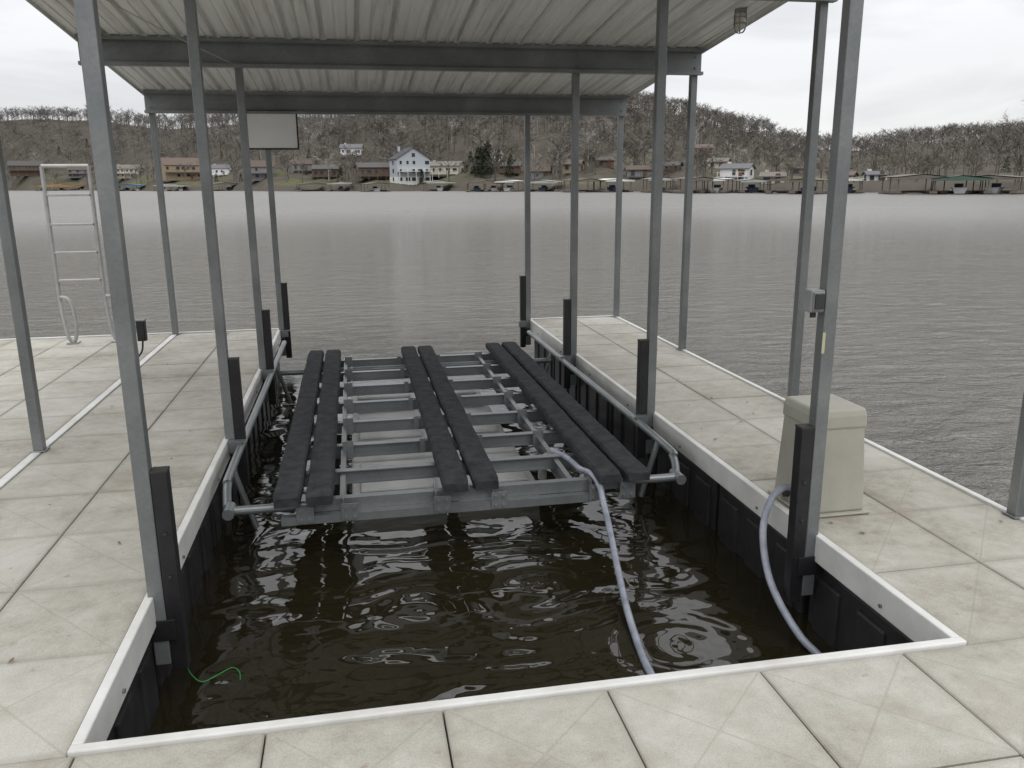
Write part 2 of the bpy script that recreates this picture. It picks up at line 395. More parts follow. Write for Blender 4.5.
def hosemat():
    m,nt,b=nodes('ribbed_clear_hose'); L=nt.links.new
    tc=nt.nodes.new('ShaderNodeTexCoord'); n=nt.nodes.new('ShaderNodeTexNoise'); n.inputs['Scale'].default_value=12; L(tc.outputs['Object'],n.inputs['Vector'])
    r=ramp(nt,[(.3,(.23,.25,.30)),(.7,(.38,.40,.46))]); L(n.outputs['Fac'],r.inputs[0]); L(r.outputs[0],b.inputs['Base Color']); b.inputs['Roughness'].default_value=.25
    return m
M_HOSE=hosemat()
def hose(name,pts):
    P=smoothpath(pts,60)
    out=[P[0]]; acc=0
    for a_,c_ in zip(P,P[1:]):
        L_=(c_-a_).length; 
        if L_<1e-6: continue
        acc+=L_
        if acc>.006: out.append(c_); acc=0
    r=[.0185+(.0018 if (i%2) else 0) for i in range(len(out))]
    b=MB(); b.tube(out,r,M_HOSE,12); b.obj(name,None,smooth=True)
hose('air_hose',[(1.30,5.40,-.09),(1.355,5.18,-.075),(1.385,4.95,-.075),(1.41,4.77,-.05),(1.425,4.64,-.085),(1.43,4.56,-.17),(1.425,4.42,-.27),(1.39,4.15,-.39),(1.335,3.8,-.47),(1.29,3.45,-.505),(1.28,3.24,-.525),(1.30,3.0,-.62)])
hose('air_hose',[(2.34,3.95,.07),(2.27,3.93,.10),(2.17,3.88,.06),(2.10,3.82,-.08),(2.06,3.68,-.24),(2.055,3.53,-.35),(2.09,3.36,-.46),(2.15,3.24,-.53),(2.19,3.12,-.62)])
b=MB(); b.tube(smoothpath([(-.86,3.57,-.33),(-.84,3.60,-.44),(-.80,3.62,-.50),(-.74,3.66,-.50),(-.68,3.72,-.505),(-.64,3.68,-.51),(-.63,3.60,-.53)],10),.0022,M_GREEN,6); b.obj('green_cord',None,smooth=True)

# ------------------------------------------------------------ lift control box
ctl=empty('lift_control_box',(2.47,3.92,0))
def prism(name,parent,secs,mat,bevel):
    b=MB(); n=len(secs)
    for (x0,x1,y0,y1,z) in secs: b.v+=[(x0,y0,z),(x1,y0,z),(x1,y1,z),(x0,y1,z)]
    mi=b.m(mat)
    for j in range(n-1):
        for k in range(4):
            a_=4*j+k; c_=4*j+(k+1)%4; b.f.append((a_,c_,c_+4,a_+4)); b.mi.append(mi)
    b.f.append((3,2,1,0)); b.mi.append(mi); e=4*(n-1); b.f.append((e,e+1,e+2,e+3)); b.mi.append(mi)
    return b.obj(name,parent,bevel=bevel)
prism('base_flange',ctl,[(-.19,.19,-.21,.21,.003),(-.19,.19,-.21,.21,.016)],M_BEIGE,.005)
prism('housing',ctl,[(-.168,.168,-.185,.18,.0165),(-.150,.142,-.165,.16,.49)],M_BEIGE,.012)
prism('lid',ctl,[(-.158,.150,-.173,.168,.475),(-.156,.148,-.171,.166,.545),(-.145,.14,-.16,.16,.585)],M_BEIGE,.014)
b=MB(); b.tube([(-.16,.03,.07),(-.19,.03,.07)],.03,M_RUBBER,12); b.obj('hose_fitting',ctl)

ob=empty('outlet_box',(XPR-w-.042,3.53,1.20))
b=MB(); b.cbox((0,0,0),(.070,.07,.105),M_GREYBOX); b.cbox((0,-.041,0),(.060,.012,.092),M_GALV); b.obj('cover',ob,bevel=.006)
b=MB(); b.cbox((0,-.05,.0),(.045,.01,.07),M_RUBBER); b.tube([(0,0,-.052),(0,0,-.08)],.014,M_RUBBER,10); b.obj('socket_flap',ob)
b=MB(); b.cbox((.045,-.037,-.20),(.014,.004,.10),M_YELLOW); b.obj('faded_tag',ob)

pb=empty('junction_box',(XOL+.19,8.10,.44))
b=MB(); b.cbox((0,0,0),(.075,.07,.19),M_RUBBER); b.cbox((0,-.04,.0),(.06,.012,.16),M_BLACKSTEEL); b.cbox((-.10,.02,0.03),(.14,.02,.03),M_GALV); b.cbox((0,0,.10),(.085,.085,.014),M_GREYBOX); b.tube(smoothpath([(0,0,-.095),(-.02,.0,-.2),(-.10,.02,-.3),(-.13,.03,-.42)],6),.009,M_RUBBER,8); b.obj('housing',pb,bevel=.006)

sb=empty('sign_board',(-.855,10.36,2.37))
b=MB(); b.cbox((0,0,0),(.56,.014,.40),M_SIGN); b.obj('panel',sb)
b=MB()
for s in (-1,1):
    b.cbox((s*.285,0,0),(.018,.03,.44),M_BLACKSTEEL); b.cbox((0,0,s*.211),(.550,.03,.018),M_BLACKSTEEL)
b.obj('frame',sb,bevel=.003)
b=MB(); b.cbox((-.05,.03,.0),(.05,.035,.5),M_GALV); b.obj('mount',sb)

gl,nt,bs=nodes('light_glass'); bs.inputs['Roughness'].default_value=.12
nn=nt.nodes.new('ShaderNodeTexNoise'); nn.inputs['Scale'].default_value=20; rr_=ramp(nt,[(.3,(.45,.42,.34)),(.7,(.7,.68,.6))]); nt.links.new(nn.outputs['Fac'],rr_.inputs[0]); nt.links.new(rr_.outputs[0],bs.inputs['Base Color'])
jl=empty('dock_light_fixture',(3.25,6.86,3.165))
b=MB(); b.tube([(0,0,.0),(0,0,-.02)],.07,M_GALV,20); b.tube([(0,0,-.02),(0,0,-.07)],.05,M_GALV,20); b.obj('base',jl,smooth=True)
b=MB(); b.tube([(0,0,-.07),(0,0,-.12),(0,0,-.17),(0,0,-.19),(0,0,-.198)],[.043,.043,.040,.028,.008],gl,20); b.obj('glass_jar',jl,smooth=True)
b=MB()
for k in range(6):
    a_=k*math.pi/3; c_,s_=math.cos(a_),math.sin(a_)
    b.tube(smoothpath([(c_*.052,s_*.052,-.06),(c_*.054,s_*.054,-.16),(c_*.035,s_*.035,-.21),(0,0,-.222)],5),.0035,M_GALV,5)
for z in (-.10,-.15): b.tube([(.054*math.cos(q*math.pi/8),.054*math.sin(q*math.pi/8),z) for q in range(17)],.0035,M_GALV,5)
b.obj('wire_guard',jl)

ld=empty('swim_ladder',(-3.06,10.1,0))
b=MB()
for s in (-1,1):
    x=s*.24
    b.tube([(x,0,.42),(x,0,1.97)],.022,M_ALU,12)
    b.tube(smoothpath([(x+.00,-.0,.50),(x+.02,-.03,.30),(x+.05,-.05,.10),(x+.09,-.05,.03),(x+.13,-.05,.06),(x+.15,-.05,.2),(x+.14,-.05,.42),(x+.09,-.04,.52),(x+.02,-.03,.54)],8),.020,M_ALU,10)
    b.box(x+.03,x+.15,-.08,.04,.004,.018,M_ALU)
b.tube([(-.24,0,1.97),(.24,0,1.97)],.022,M_ALU,12)
b.obj('rails',ld,smooth=True)
b=MB()
for z in (.72,1.03,1.34,1.66): b.box(-.22,.22,-.035,.035,z-.012,z+.012,M_ALU)
b.obj('rungs',ld,bevel=.004)

# ------------------------------------------------------------ world: overcast
wd=bpy.data.worlds.new("World"); scene.world=wd; wd.use_nodes=True; nt=wd.node_tree; L=nt.links.new; N=nt.nodes.new
bg=nt.nodes['Background']
sky=N('ShaderNodeTexSky'); sky.sky_type='NISHITA'; sky.sun_disc=False; sky.sun_elevation=math.radians(48); sky.sun_rotation=math.radians(200)
bg.inputs[1].default_value=.012; L(sky.outputs[0],bg.inputs[0])
tc=N('ShaderNodeTexCoord'); mp=N('ShaderNodeMapping'); mp.inputs['Scale'].default_value=(1,1,4.0); mp.inputs['Location'].default_value=(.9,.1,.6); L(tc.outputs['Generated'],mp.inputs[0])
n=N('ShaderNodeTexNoise'); n.inputs['Scale'].default_value=2.6; n.inputs['Detail'].default_value=5; n.inputs['Roughness'].default_value=.5; n.inputs['Distortion'].default_value=.5; L(mp.outputs[0],n.inputs['Vector'])
r=ramp(nt,[(.32,(.52,.525,.545)),(.46,(.70,.70,.715)),(.60,(.86,.86,.865))]); L(n.outputs['Fac'],r.inputs[0])
sz=N('ShaderNodeSeparateXYZ'); L(tc.outputs['Generated'],sz.inputs[0])
mr=N('ShaderNodeMapRange'); mr.inputs[1].default_value=.12; mr.inputs[2].default_value=1; mr.inputs[3].default_value=1.0; mr.inputs[4].default_value=2.4; L(sz.outputs[2],mr.inputs[0])
b2=N('ShaderNodeBackground'); L(r.outputs[0],b2.inputs[0]); L(mr.outputs[0],b2.inputs[1])
ad=N('ShaderNodeAddShader'); L(bg.outputs[0],ad.inputs[0]); L(b2.outputs[0],ad.inputs[1]); L(ad.outputs[0],nt.nodes['World Output'].inputs[0])
sd=bpy.data.lights.new('sun','SUN'); sd.energy=.5; sd.angle=math.radians(30); sd.color=(1,.98,.95)
so_=bpy.data.objects.new('sun',sd); COL.objects.link(so_); so_.rotation_euler=(math.radians(42),0,math.radians(20)); 

# ------------------------------------------------------------ terrain
def fi(t,T_,V_): return float(np.interp(t,T_,V_))
def A(px): return math.degrees(math.atan(px))
tt=[-.604,-.533,-.45,-.392,-.25,-.085,.057,.151,.222,.292,.34,.4,.458,.517,.604]
ee=[.0857,.0908,.0814,.0772,.0896,.1008,.1073,.0979,.0841,.0632,.0472,.0432,.0534,.0563,.0570]
dd=[760,740,700,660,560,470,440,440,460,520,620,620,520,480,450]
TA=[A(t) for t in tt]
EE=[e+.0018*(1+t/.604) for e,t in zip(ee,tt)]
HH=[e*d+1.75-9.0 for e,d in zip(EE,dd)]
DD=[d/math.cos(math.radians(a_)) for d,a_ in zip(dd,TA)]
TA_=[-180,-130,-90,-50]+TA+[50,90,130,180]; HA=[22,25,40,50]+HH+[22,25,25,22]; DA=[220,250,700,850]+DD+[500,500,250,220]
SA=[-180,-130,-90,-50,-31.1,-23.1,-14.0,0,12.5,24.6,31.1,50,90,130,180]; SR=[22,70,450,650,600/.856,400/.92,300/.97,235,180,148/.909,132/.856,150,180,70,22]
def shoreR(al): return fi(al,SA,SR)*(1+.03*math.sin(al*.9)+.012*math.sin(al*3.7+1))
def height(al,r):
    R=shoreR(al); D=max(fi(al,TA_,DA),R+80); Hh=fi(al,TA_,HA)
    if r<R-6: return -3.2
    if r<R+5: return -3.2+ (r-R+6)/6*(3.2+WZ) if r<R else WZ+(r-R)/5*1.5
    s=(r-R-5)/(D-R-5)
    X=r*math.sin(math.radians(al)); Y=r*math.cos(math.radians(al))
    nz=mnoise.noise(Vector((X/60,Y/60,0)))*3.0*min(1,s*3)+mnoise.noise(Vector((X/18,Y/18,5)))*.9*min(1,s*5)
    base=WZ+1.5
    if s<=1: h=base+(Hh-base)*(.55*s+.45*(s*s*(3-2*s)))
    else: h=Hh-(s-1)*6
    return max(h+nz,.6)
rads=[0,20,24,28,33,40,50,60,70,80,95,110,120]+list(np.arange(126,330,6))+list(np.arange(330,900,11))+[950,1050,1200,1500,2000,3000,5000]
als=list(np.arange(-180,-42,3))+list(np.arange(-42,42,.5))+list(np.arange(42,180,3))
V=[];lawn=[]
yawd=math.degrees(ph)
def polar(al,r): 
    a_=math.radians(al+yawd); return r*math.sin(a_),r*math.cos(a_)
for al in als:
    R=shoreR(al); D=max(fi(al,TA_,DA),R+80)
    for r in rads:
        V.append((*polar(al,r),height(al,r))); lawn.append((r-R)/(D-R))
nr=len(rads);na=len(als);Fc=[]
for i in range(na):
    j=(i+1)%na
    for k in range(nr-1):
        Fc.append((i*nr+k,i*nr+k+1,j*nr+k+1,j*nr+k))
me=bpy.data.meshes.new('terrain'); me.from_pydata(V,[],Fc)
at=me.attributes.new('rise','FLOAT','POINT'); at.data.foreach_set('value',np.array(lawn,dtype=np.float32))
for p in me.polygons: p.use_smooth=True
ter=bpy.data.objects.new('terrain',me); COL.objects.link(ter)
m,nt,b_=nodes('hill_ground'); L=nt.links.new; N=nt.nodes.new
at=N('ShaderNodeAttribute'); at.attribute_name='rise'
tc=N('ShaderNodeTexCoord'); n1=N('ShaderNodeTexNoise'); n1.inputs['Scale'].default_value=.035; n1.inputs['Detail'].default_value=4; L(tc.outputs['Object'],n1.inputs['Vector'])
n2=N('ShaderNodeTexNoise'); n2.inputs['Scale'].default_value=.16; n2.inputs['Detail'].default_value=6; n2.inputs['Roughness'].default_value=.75; L(tc.outputs['Object'],n2.inputs['Vector'])
rl=ramp(nt,[(.38,(.075,.10,.035)),(.47,(.13,.13,.07)),(.56,(.09,.08,.055)),(.68,(.19,.17,.125))]); L(n2.outputs['Fac'],rl.inputs[0])
rf=ramp(nt,[(.35,(.055,.05,.04)),(.5,(.085,.076,.06)),(.7,(.12,.107,.087))]); L(n2.outputs['Fac'],rf.inputs[0])
ma=N('ShaderNodeMath'); ma.operation='MULTIPLY_ADD'; ma.inputs[1].default_value=1.4; L(n1.outputs['Fac'],ma.inputs[0]); L(at.outputs['Fac'],ma.inputs[2])
mr=N('ShaderNodeMapRange'); mr.inputs[1].default_value=.66; mr.inputs[2].default_value=.86; L(ma.outputs[0],mr.inputs[0])
mx=N('ShaderNodeMix'); mx.data_type='RGBA'; L(mr.outputs[0],mx.inputs[0]); L(rl.outputs[0],mx.inputs[6]); L(rf.outputs[0],mx.inputs[7])
sh=N('ShaderNodeMapRange'); sh.inputs[1].default_value=.03; sh.inputs[2].default_value=.045; L(at.outputs['Fac'],sh.inputs[0])
mx2=N('ShaderNodeMix'); mx2.data_type='RGBA'; L(sh.outputs[0],mx2.inputs[0]); mx2.inputs[6].default_value=(.09,.08,.065,1); L(mx.outputs[2],mx2.inputs[7])
L(mx2.outputs[2],b_.inputs['Base Color']); b_.inputs['Roughness'].default_value=.95; b_.inputs['Specular IOR Level'].default_value=.1
me.materials.append(m)

def locate(t,e):
    al=A(t); R=shoreR(al); D=fi(al,TA_,DA); r=R+7
    while r<D:
        h=height(al,r)
        if (h-1.75)/(r*math.cos(math.radians(al)))>=e: break
        r+=1.5
    return al,r,height(al,r)

# ------------------------------------------------------------ water
m,nt,b_=nodes('lake_water'); L=nt.links.new; N=nt.nodes.new
def mth(op,a,b=None,c=None,clamp=False):
    x=N('ShaderNodeMath'); x.operation=op; x.use_clamp=clamp
    for i,k in enumerate((a,b,c)):
        if k is None: continue
        if isinstance(k,(int,float)): x.inputs[i].default_value=k
        else: L(k,x.inputs[i])
    return x.outputs[0]
tc=N('ShaderNodeTexCoord'); sp=N('ShaderNodeSeparateXYZ'); L(tc.outputs['Object'],sp.inputs[0])
def mrange(v,a,b,c=0,d=1):
    x=N('ShaderNodeMapRange'); x.interpolation_type='SMOOTHSTEP'; x.inputs[1].default_value=a; x.inputs[2].default_value=b; x.inputs[3].default_value=c; x.inputs[4].default_value=d; L(v,x.inputs[0]); return x.outputs[0]
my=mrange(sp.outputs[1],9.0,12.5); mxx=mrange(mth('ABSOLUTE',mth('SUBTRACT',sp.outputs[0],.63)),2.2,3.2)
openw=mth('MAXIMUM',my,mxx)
dist=mth('SQRT',mth('ADD',mth('MULTIPLY',sp.outputs[0],sp.outputs[0]),mth('MULTIPLY',sp.outputs[1],sp.outputs[1])))
far=mrange(dist,15,110)
def noise(scale,stretch,detail=4,rough=.55,rot=0,dist=0):
    mp=N('ShaderNodeMapping'); mp.inputs['Scale'].default_value=stretch; mp.inputs['Rotation'].default_value=(0,0,rot); L(tc.outputs['Object'],mp.inputs[0])
    n=N('ShaderNodeTexNoise'); n.inputs['Scale'].default_value=scale; n.inputs['Detail'].default_value=detail; n.inputs['Roughness'].default_value=rough; n.inputs['Distortion'].default_value=dist; L(mp.outputs[0],n.inputs['Vector']); return n.outputs['Fac']
a1=noise(1.7,(1,2.1,1),5,.66,.25,.3); a3=noise(.35,(1,1.6,1),2,.5,.1)
oh=mth('ADD',mth('MULTIPLY',a1,.29),mth('MULTIPLY',a3,.26))
c1=noise(1.3,(1,1.6,1),1,.35,.15,1.0); c2=noise(5,(1,1.5,1),1,.4,-.2,.8)
def ring(cx,cy,k,r0,r1):
    dx=mth('SUBTRACT',sp.outputs[0],cx); dy=mth('SUBTRACT',sp.outputs[1],cy)
    d=mth('SQRT',mth('ADD',mth('MULTIPLY',dx,dx),mth('MULTIPLY',dy,dy)))
    d2=mth('ADD',d,mth('MULTIPLY',c1,.15))
    return mth('MULTIPLY',mth('SINE',mth('MULTIPLY',d2,k)),mrange(d,r0,r1,1,0))
rg=mth('ADD',ring(1.50,3.5,46,.2,.7),mth('ADD',ring(.95,4.25,40,.2,.9),ring(.25,4.1,42,.1,.8)))
ch=mth('ADD',mth('ADD',mth('MULTIPLY',c1,.045),mth('MULTIPLY',c2,.005)),mth('MULTIPLY',rg,.0018))
mixh=N('ShaderNodeMix'); L(openw,mixh.inputs[0]); L(ch,mixh.inputs[2]); L(oh,mixh.inputs[3])
bp=N('ShaderNodeBump'); bp.inputs['Strength'].default_value=1; bp.inputs['Distance'].default_value=1; L(mixh.outputs[0],bp.inputs['Height']); L(bp.outputs[0],b_.inputs['Normal'])
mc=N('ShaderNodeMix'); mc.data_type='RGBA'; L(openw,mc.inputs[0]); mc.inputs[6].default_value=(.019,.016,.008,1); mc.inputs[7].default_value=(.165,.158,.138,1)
vo=N('ShaderNodeTexVoronoi'); vo.inputs['Scale'].default_value=7; L(tc.outputs['Object'],vo.inputs['Vector'])
sc=N('ShaderNodeSeparateColor'); L(vo.outputs['Color'],sc.inputs[0])
spk=mth('MULTIPLY',mth('LESS_THAN',vo.outputs['Distance'],mth('MULTIPLY',sc.outputs[1],.06)),mth('GREATER_THAN',sc.outputs[0],.45)); spk=mth('MULTIPLY',spk,mth('SUBTRACT',1.0,openw))
mc2=N('ShaderNodeMix'); mc2.data_type='RGBA'; L(mth('MULTIPLY',spk,.7),mc2.inputs[0]); L(mc.outputs[2],mc2.inputs[6]); mc2.inputs[7].default_value=(.3,.29,.26,1)
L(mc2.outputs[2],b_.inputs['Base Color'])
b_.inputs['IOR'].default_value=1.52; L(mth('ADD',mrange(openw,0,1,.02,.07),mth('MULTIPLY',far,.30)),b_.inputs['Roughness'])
bm=MB(); s=6000; bm.face([(-s,-s,0),(s,-s,0),(s,s,0),(-s,s,0)],m)
wo=bm.obj('lake_water'); wo.location=(0,0,WZ)

# ------------------------------------------------------------ bare trees
def rv(): 
    v=Vector((random.gauss(0,1),random.gauss(0,1),random.gauss(0,1))); return v.normalized()
def make_tree(nl=8,nb=4,nt_=4,spread=.33,tw=.016):
    V=[];Fx=[]
    def prism3(a_,c_,r0,r1):
        d=(c_-a_).normalized(); s_=d.cross(Vector((.3,.5,.8))).normalized(); q=d.cross(s_)
        n=len(V)
        for p,r_ in ((a_,r0),(c_,r1)):
            for k in range(3):
                an=k*2.094; V.append(p+s_*r_*math.cos(an)+q*r_*math.sin(an))
        for k in range(3): 
            j=(k+1)%3; Fx.append((n+k,n+j,n+3+j)); Fx.append((n+k,n+3+j,n+3+k))
    def sliver(a_,c_,wd_):
        d=(c_-a_).normalized(); s_=d.cross(rv()).normalized()*wd_; n=len(V); V.extend([a_-s_,a_+s_,c_]); Fx.append((n,n+1,n+2))
    lean=Vector((random.uniform(-.05,.05),random.uniform(-.05,.05),0))
    top=Vector((0,0,.8))+lean
    prism3(Vector((0,0,-.05)),Vector((0,0,.4))+lean*.4,.018,.012); prism3(Vector((0,0,.4))+lean*.4,top,.012,.005)
    for i in range(nl):
        h=random.uniform(.25,.78); p=Vector((0,0,h))+lean*h; az=random.uniform(0,6.28)
        ln=spread*random.uniform(.6,1.1)*(1.15-abs(h-.5)); d=Vector((math.cos(az),math.sin(az),random.uniform(.5,1.5))).normalized()
        e=p+d*ln; prism3(p,e,.008,.0035)
        for k in range(nb):
            p2=p.lerp(e,random.uniform(.3,1)); d2=(d+rv()*.7).normalized(); d2.z=abs(d2.z)*.8+.15; e2=p2+d2*random.uniform(.10,.2); sliver(p2,e2,.005)
            for q in range(nt_):
                p3=p2.lerp(e2,random.uniform(.2,1)); d3=(d2+rv()*.9).normalized(); sliver(p3,p3+d3*random.uniform(.06,.13),tw*.35)
    return np.array([tuple(v) for v in V],dtype=np.float32),np.array(Fx,dtype=np.int32)
def mesh_np(name,V,Fx,colors,mat):
    me=bpy.data.meshes.new(name); me.vertices.add(len(V)); me.vertices.foreach_set('co',V.astype(np.float32).ravel())
    me.loops.add(len(Fx)*3); me.loops.foreach_set('vertex_index',Fx.ravel()); me.polygons.add(len(Fx)); me.polygons.foreach_set('loop_start',np.arange(0,len(Fx)*3,3,dtype=np.int32))
    me.polygons.foreach_set('loop_total',np.full(len(Fx),3,dtype=np.int32)); me.update(calc_edges=True)
    a_=me.attributes.new('col','FLOAT_COLOR','POINT'); a_.data.foreach_set('color',colors.ravel())
    me.materials.append(mat); o=bpy.data.objects.new(name,me); COL.objects.link(o); return o
def colmat(name):
    m,nt,b_=nodes(name); at=nt.nodes.new('ShaderNodeAttribute'); at.attribute_name='col'
    n=nt.nodes.new('ShaderNodeTexNoise'); n.inputs['Scale'].default_value=.8; n.inputs['Detail'].default_value=0; tc=nt.nodes.new('ShaderNodeTexCoord'); nt.links.new(tc.outputs['Object'],n.inputs['Vector'])
    rr=ramp(nt,[(.3,(.75,.75,.75)),(.7,(1.15,1.15,1.15))]); nt.links.new(n.outputs['Fac'],rr.inputs[0])
    mx=nt.nodes.new('ShaderNodeMix'); mx.data_type='RGBA'; mx.blend_type='MULTIPLY'; mx.inputs[0].default_value=1
    nt.links.new(at.outputs['Color'],mx.inputs[6]); nt.links.new(rr.outputs[0],mx.inputs[7]); nt.links.new(mx.outputs[2],b_.inputs['Base Color']); b_.inputs['Roughness'].default_value=.9; b_.inputs['Specular IOR Level'].default_value=0
    return m
M_TREE=colmat('bare_bark'); M_EVER=colmat('evergreen_needles')
variants=[make_tree() for _ in range(10)]

houses=[(-.118,-.0014,.040,.040,'grey'),(-.388,.0065,.042,.024,'tan'),(-.185,.030,.024,.013,'white'),(-.160,.0061,.040,.016,'brown'),(-.077,.0075,.042,.015,'cream'),
(-.215,.0068,.030,.014,'brown'),(.222,.0263,.026,.012,'tan'),(.267,.001,.033,.015,'white'),(-.294,.0054,.031,.021,'greyb'),(.074,.0104,.021,.012,'tan'),
(.31,-.006,.026,.012,'cream'),(-.568,.0134,.035,.016,'brown'),(.393,-.005,.024,.011,'tan'),(0.0,.0078,.024,.013,'brown'),(.151,.0024,.028,.013,'greyb'),(-.45,.0094,.03,.014,'cream'),(-.02,.022,.02,.012,'white'),(.245,.012,.022,.011,'cream'),(.43,-.004,.022,.010,'white'),
(-.245,.014,.022,.012,'greyb'),(-.34,.010,.022,.012,'white'),(.035,.003,.022,.011,'greyb'),(.11,.016,.02,.010,'brown'),(.19,.008,.02,.011,'brown'),(.345,.004,.022,.010,'greyb'),(-.505,.010,.024,.012,'greyb')]
HL=[]
for (t,e,wd_,hd,k) in houses:
    e2=e+.0018*(1+t/.604); al,r_,z=locate(t,e2); HL.append((al,r_,z,wd_,hd,k))
pts=[];att=0
while len(pts)<4000 and att<60000:
    att+=1
    al=random.uniform(-41,41); R=shoreR(al); D=fi(al,TA_,DA)
    r_=math.sqrt(random.uniform((R+8)**2,(D+25)**2)); s=(r_-R)/(D-R)
    u_=random.random()
    if u_<.22: r_=D+random.uniform(-30,15); s=1
    elif u_<.36: r_=R+random.uniform(8,50); s=(r_-R)/(D-R)
    cl=mnoise.noise(Vector((al*.35,s*3,2)))
    p=1 if s>.3 else (.45+ .5*(cl>0) if s>.12 else .40+.4*(cl>.0))
    if random.random()>p: continue
    bad=False
    for (ha,hr,hz,hw_,hh_,k) in HL:
        if abs(al-ha)<math.degrees(hw_)*.6 and -45<r_-hr<9 and (random.random()<.85 or r_>hr-8): bad=True;break
    if bad: continue
    pts.append((al,r_,s))
Vs=[];Fs=[];Cs=[];off=0
for (al,r_,s) in pts:
    v,fx=variants[random.randrange(len(variants))]
    x,y=polar(al,r_); z=height(al,r_)-.3
    dep=r_*math.cos(math.radians(al))
    cap=(fi(al,TA,EE)*dep+1.75-z)*random.uniform(.65,.98)
    hgt=random.uniform(8.0,13.0)
    lim=float(np.interp(al,[-40,8,16,40],[.045,.045,.034,.034]))
    if s<.9: hgt=min(hgt,cap,dep*lim*random.uniform(.7,1.1))
    else: hgt=min(hgt,max(6,dep*.021))
    if hgt<2.0: continue
    an=random.uniform(0,6.28); c_,s_=math.cos(an),math.sin(an); wx=random.uniform(1.0,1.5)
    vv=np.empty_like(v); vv[:,0]=(v[:,0]*c_-v[:,1]*s_)*hgt*wx+x; vv[:,1]=(v[:,0]*s_+v[:,1]*c_)*hgt*wx+y; vv[:,2]=v[:,2]*hgt+z
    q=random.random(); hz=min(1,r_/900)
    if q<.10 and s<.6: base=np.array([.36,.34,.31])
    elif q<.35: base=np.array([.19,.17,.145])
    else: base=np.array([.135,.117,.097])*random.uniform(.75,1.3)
    base=base*(1-hz*.45)+np.array([.21,.21,.215])*hz*.45  # air haze painted into the bark colour, greyer with distance
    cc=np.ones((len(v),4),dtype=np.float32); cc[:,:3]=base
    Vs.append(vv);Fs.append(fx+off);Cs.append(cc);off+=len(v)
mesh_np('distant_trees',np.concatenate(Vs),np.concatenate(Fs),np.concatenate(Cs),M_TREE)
def cedar():
    V=[];Fx=[]
    for i in range(420):
        h=random.random()**1.2; rad=(1-h)**.8*.26+.02; an=random.uniform(0,6.28); rr=rad*math.sqrt(random.uniform(.3,1))*(1+.25*math.sin(an*3+h*9))
        p=Vector((rr*math.cos(an),rr*math.sin(an),.06+h*.92)); n=len(V); sz=.05
        V+= [p+rv()*sz,p+rv()*sz,p+rv()*sz]; Fx.append((n,n+1,n+2))
    return np.array([tuple(v) for v in V],dtype=np.float32),np.array(Fx,dtype=np.int32)
cv=[cedar() for _ in range(4)]
spots=[(-.035,.004,8,5),(-.03,.006,8,5),(-.01,.004,6,4),(-.045,.003,6,4)]
Vs=[];Fs=[];Cs=[];off=0
ev=[]
for (t,e,hg,k) in spots:
    for q in range(k):
        tq=t+random.gauss(0,.012); al,r_,z=locate(tq,e+.002); ev.append((al,r_+random.uniform(0,12),hg*random.uniform(.6,1.3)))
for q in range(46):
    al=random.uniform(-35,35); R=shoreR(al); D=fi(al,TA_,DA); s=random.uniform(.04,.6); ev.append((al,R+s*(D-R),min(random.uniform(3,7),.025*R)))
for (al,r_,hg) in ev:
    v,fx=random.choice(cv); x,y=polar(al,r_); vv=v*hg+np.array([x,y,height(al,r_)-.2]); 
    cc=np.ones((len(v),4),dtype=np.float32); cc[:,:3]=np.array([.05,.06,.04])*random.uniform(.7,1.3); cc[:,:3]*=rng.uniform(.6,1.4,(len(v),1))
    Vs.append(vv.astype(np.float32));Fs.append(fx+off);Cs.append(cc);off+=len(v)
mesh_np('distant_evergreens',np.concatenate(Vs),np.concatenate(Fs),np.concatenate(Cs),M_EVER)
for (t,dr,hg) in ((.575,6,9.5),(.60,10,11),(.548,16,6.5),(.63,8,12),(.13,8,8),(.03,8,8.5)):
    v,fx=make_tree(16,6,7,.42,.008); al=A(t); r_=shoreR(al)+dr; x,y=polar(al,r_)
    cc=np.ones((len(v),4),dtype=np.float32); cc[:,:3]=(.30,.275,.25) if t<.2 else (.17,.15,.135)
    o=mesh_np('bare_tree',v*hg,fx,cc,M_TREE); o.location=(x,y,height(al,r_)-.2)

# ------------------------------------------------------------ houses
WC={'grey':((.42,.45,.48),(.07,.07,.075)),'tan':((.33,.26,.18),(.16,.12,.10)),'white':((.68,.68,.66),(.16,.16,.17)),'brown':((.13,.09,.065),(.10,.095,.09)),'cream':((.52,.48,.38),(.2,.18,.16)),'greyb':((.24,.25,.26),(.12,.09,.07))}
WM={k:(pmat('siding_'+k,tuple(c*.9 for c in w_),w_,1,.8,stretch=(.3,.3,6)),pmat('shingles_'+k,tuple(c*.8 for c in r_),r_,2,.9)) for k,(w_,r_) in WC.items()}
M_WIN=pmat('window_glass',(.02,.025,.03),(.05,.06,.07),.7,.1); M_TRIMW=pmat('house_trim',(.65,.65,.63),(.75,.75,.73),2,.6); M_DOOR=pmat('door_paint',(.10,.05,.03),(.15,.08,.05),2,.6)
M_WOOD=pmat('weathered_wood',(.12,.10,.08),(.2,.17,.14),2,.85)
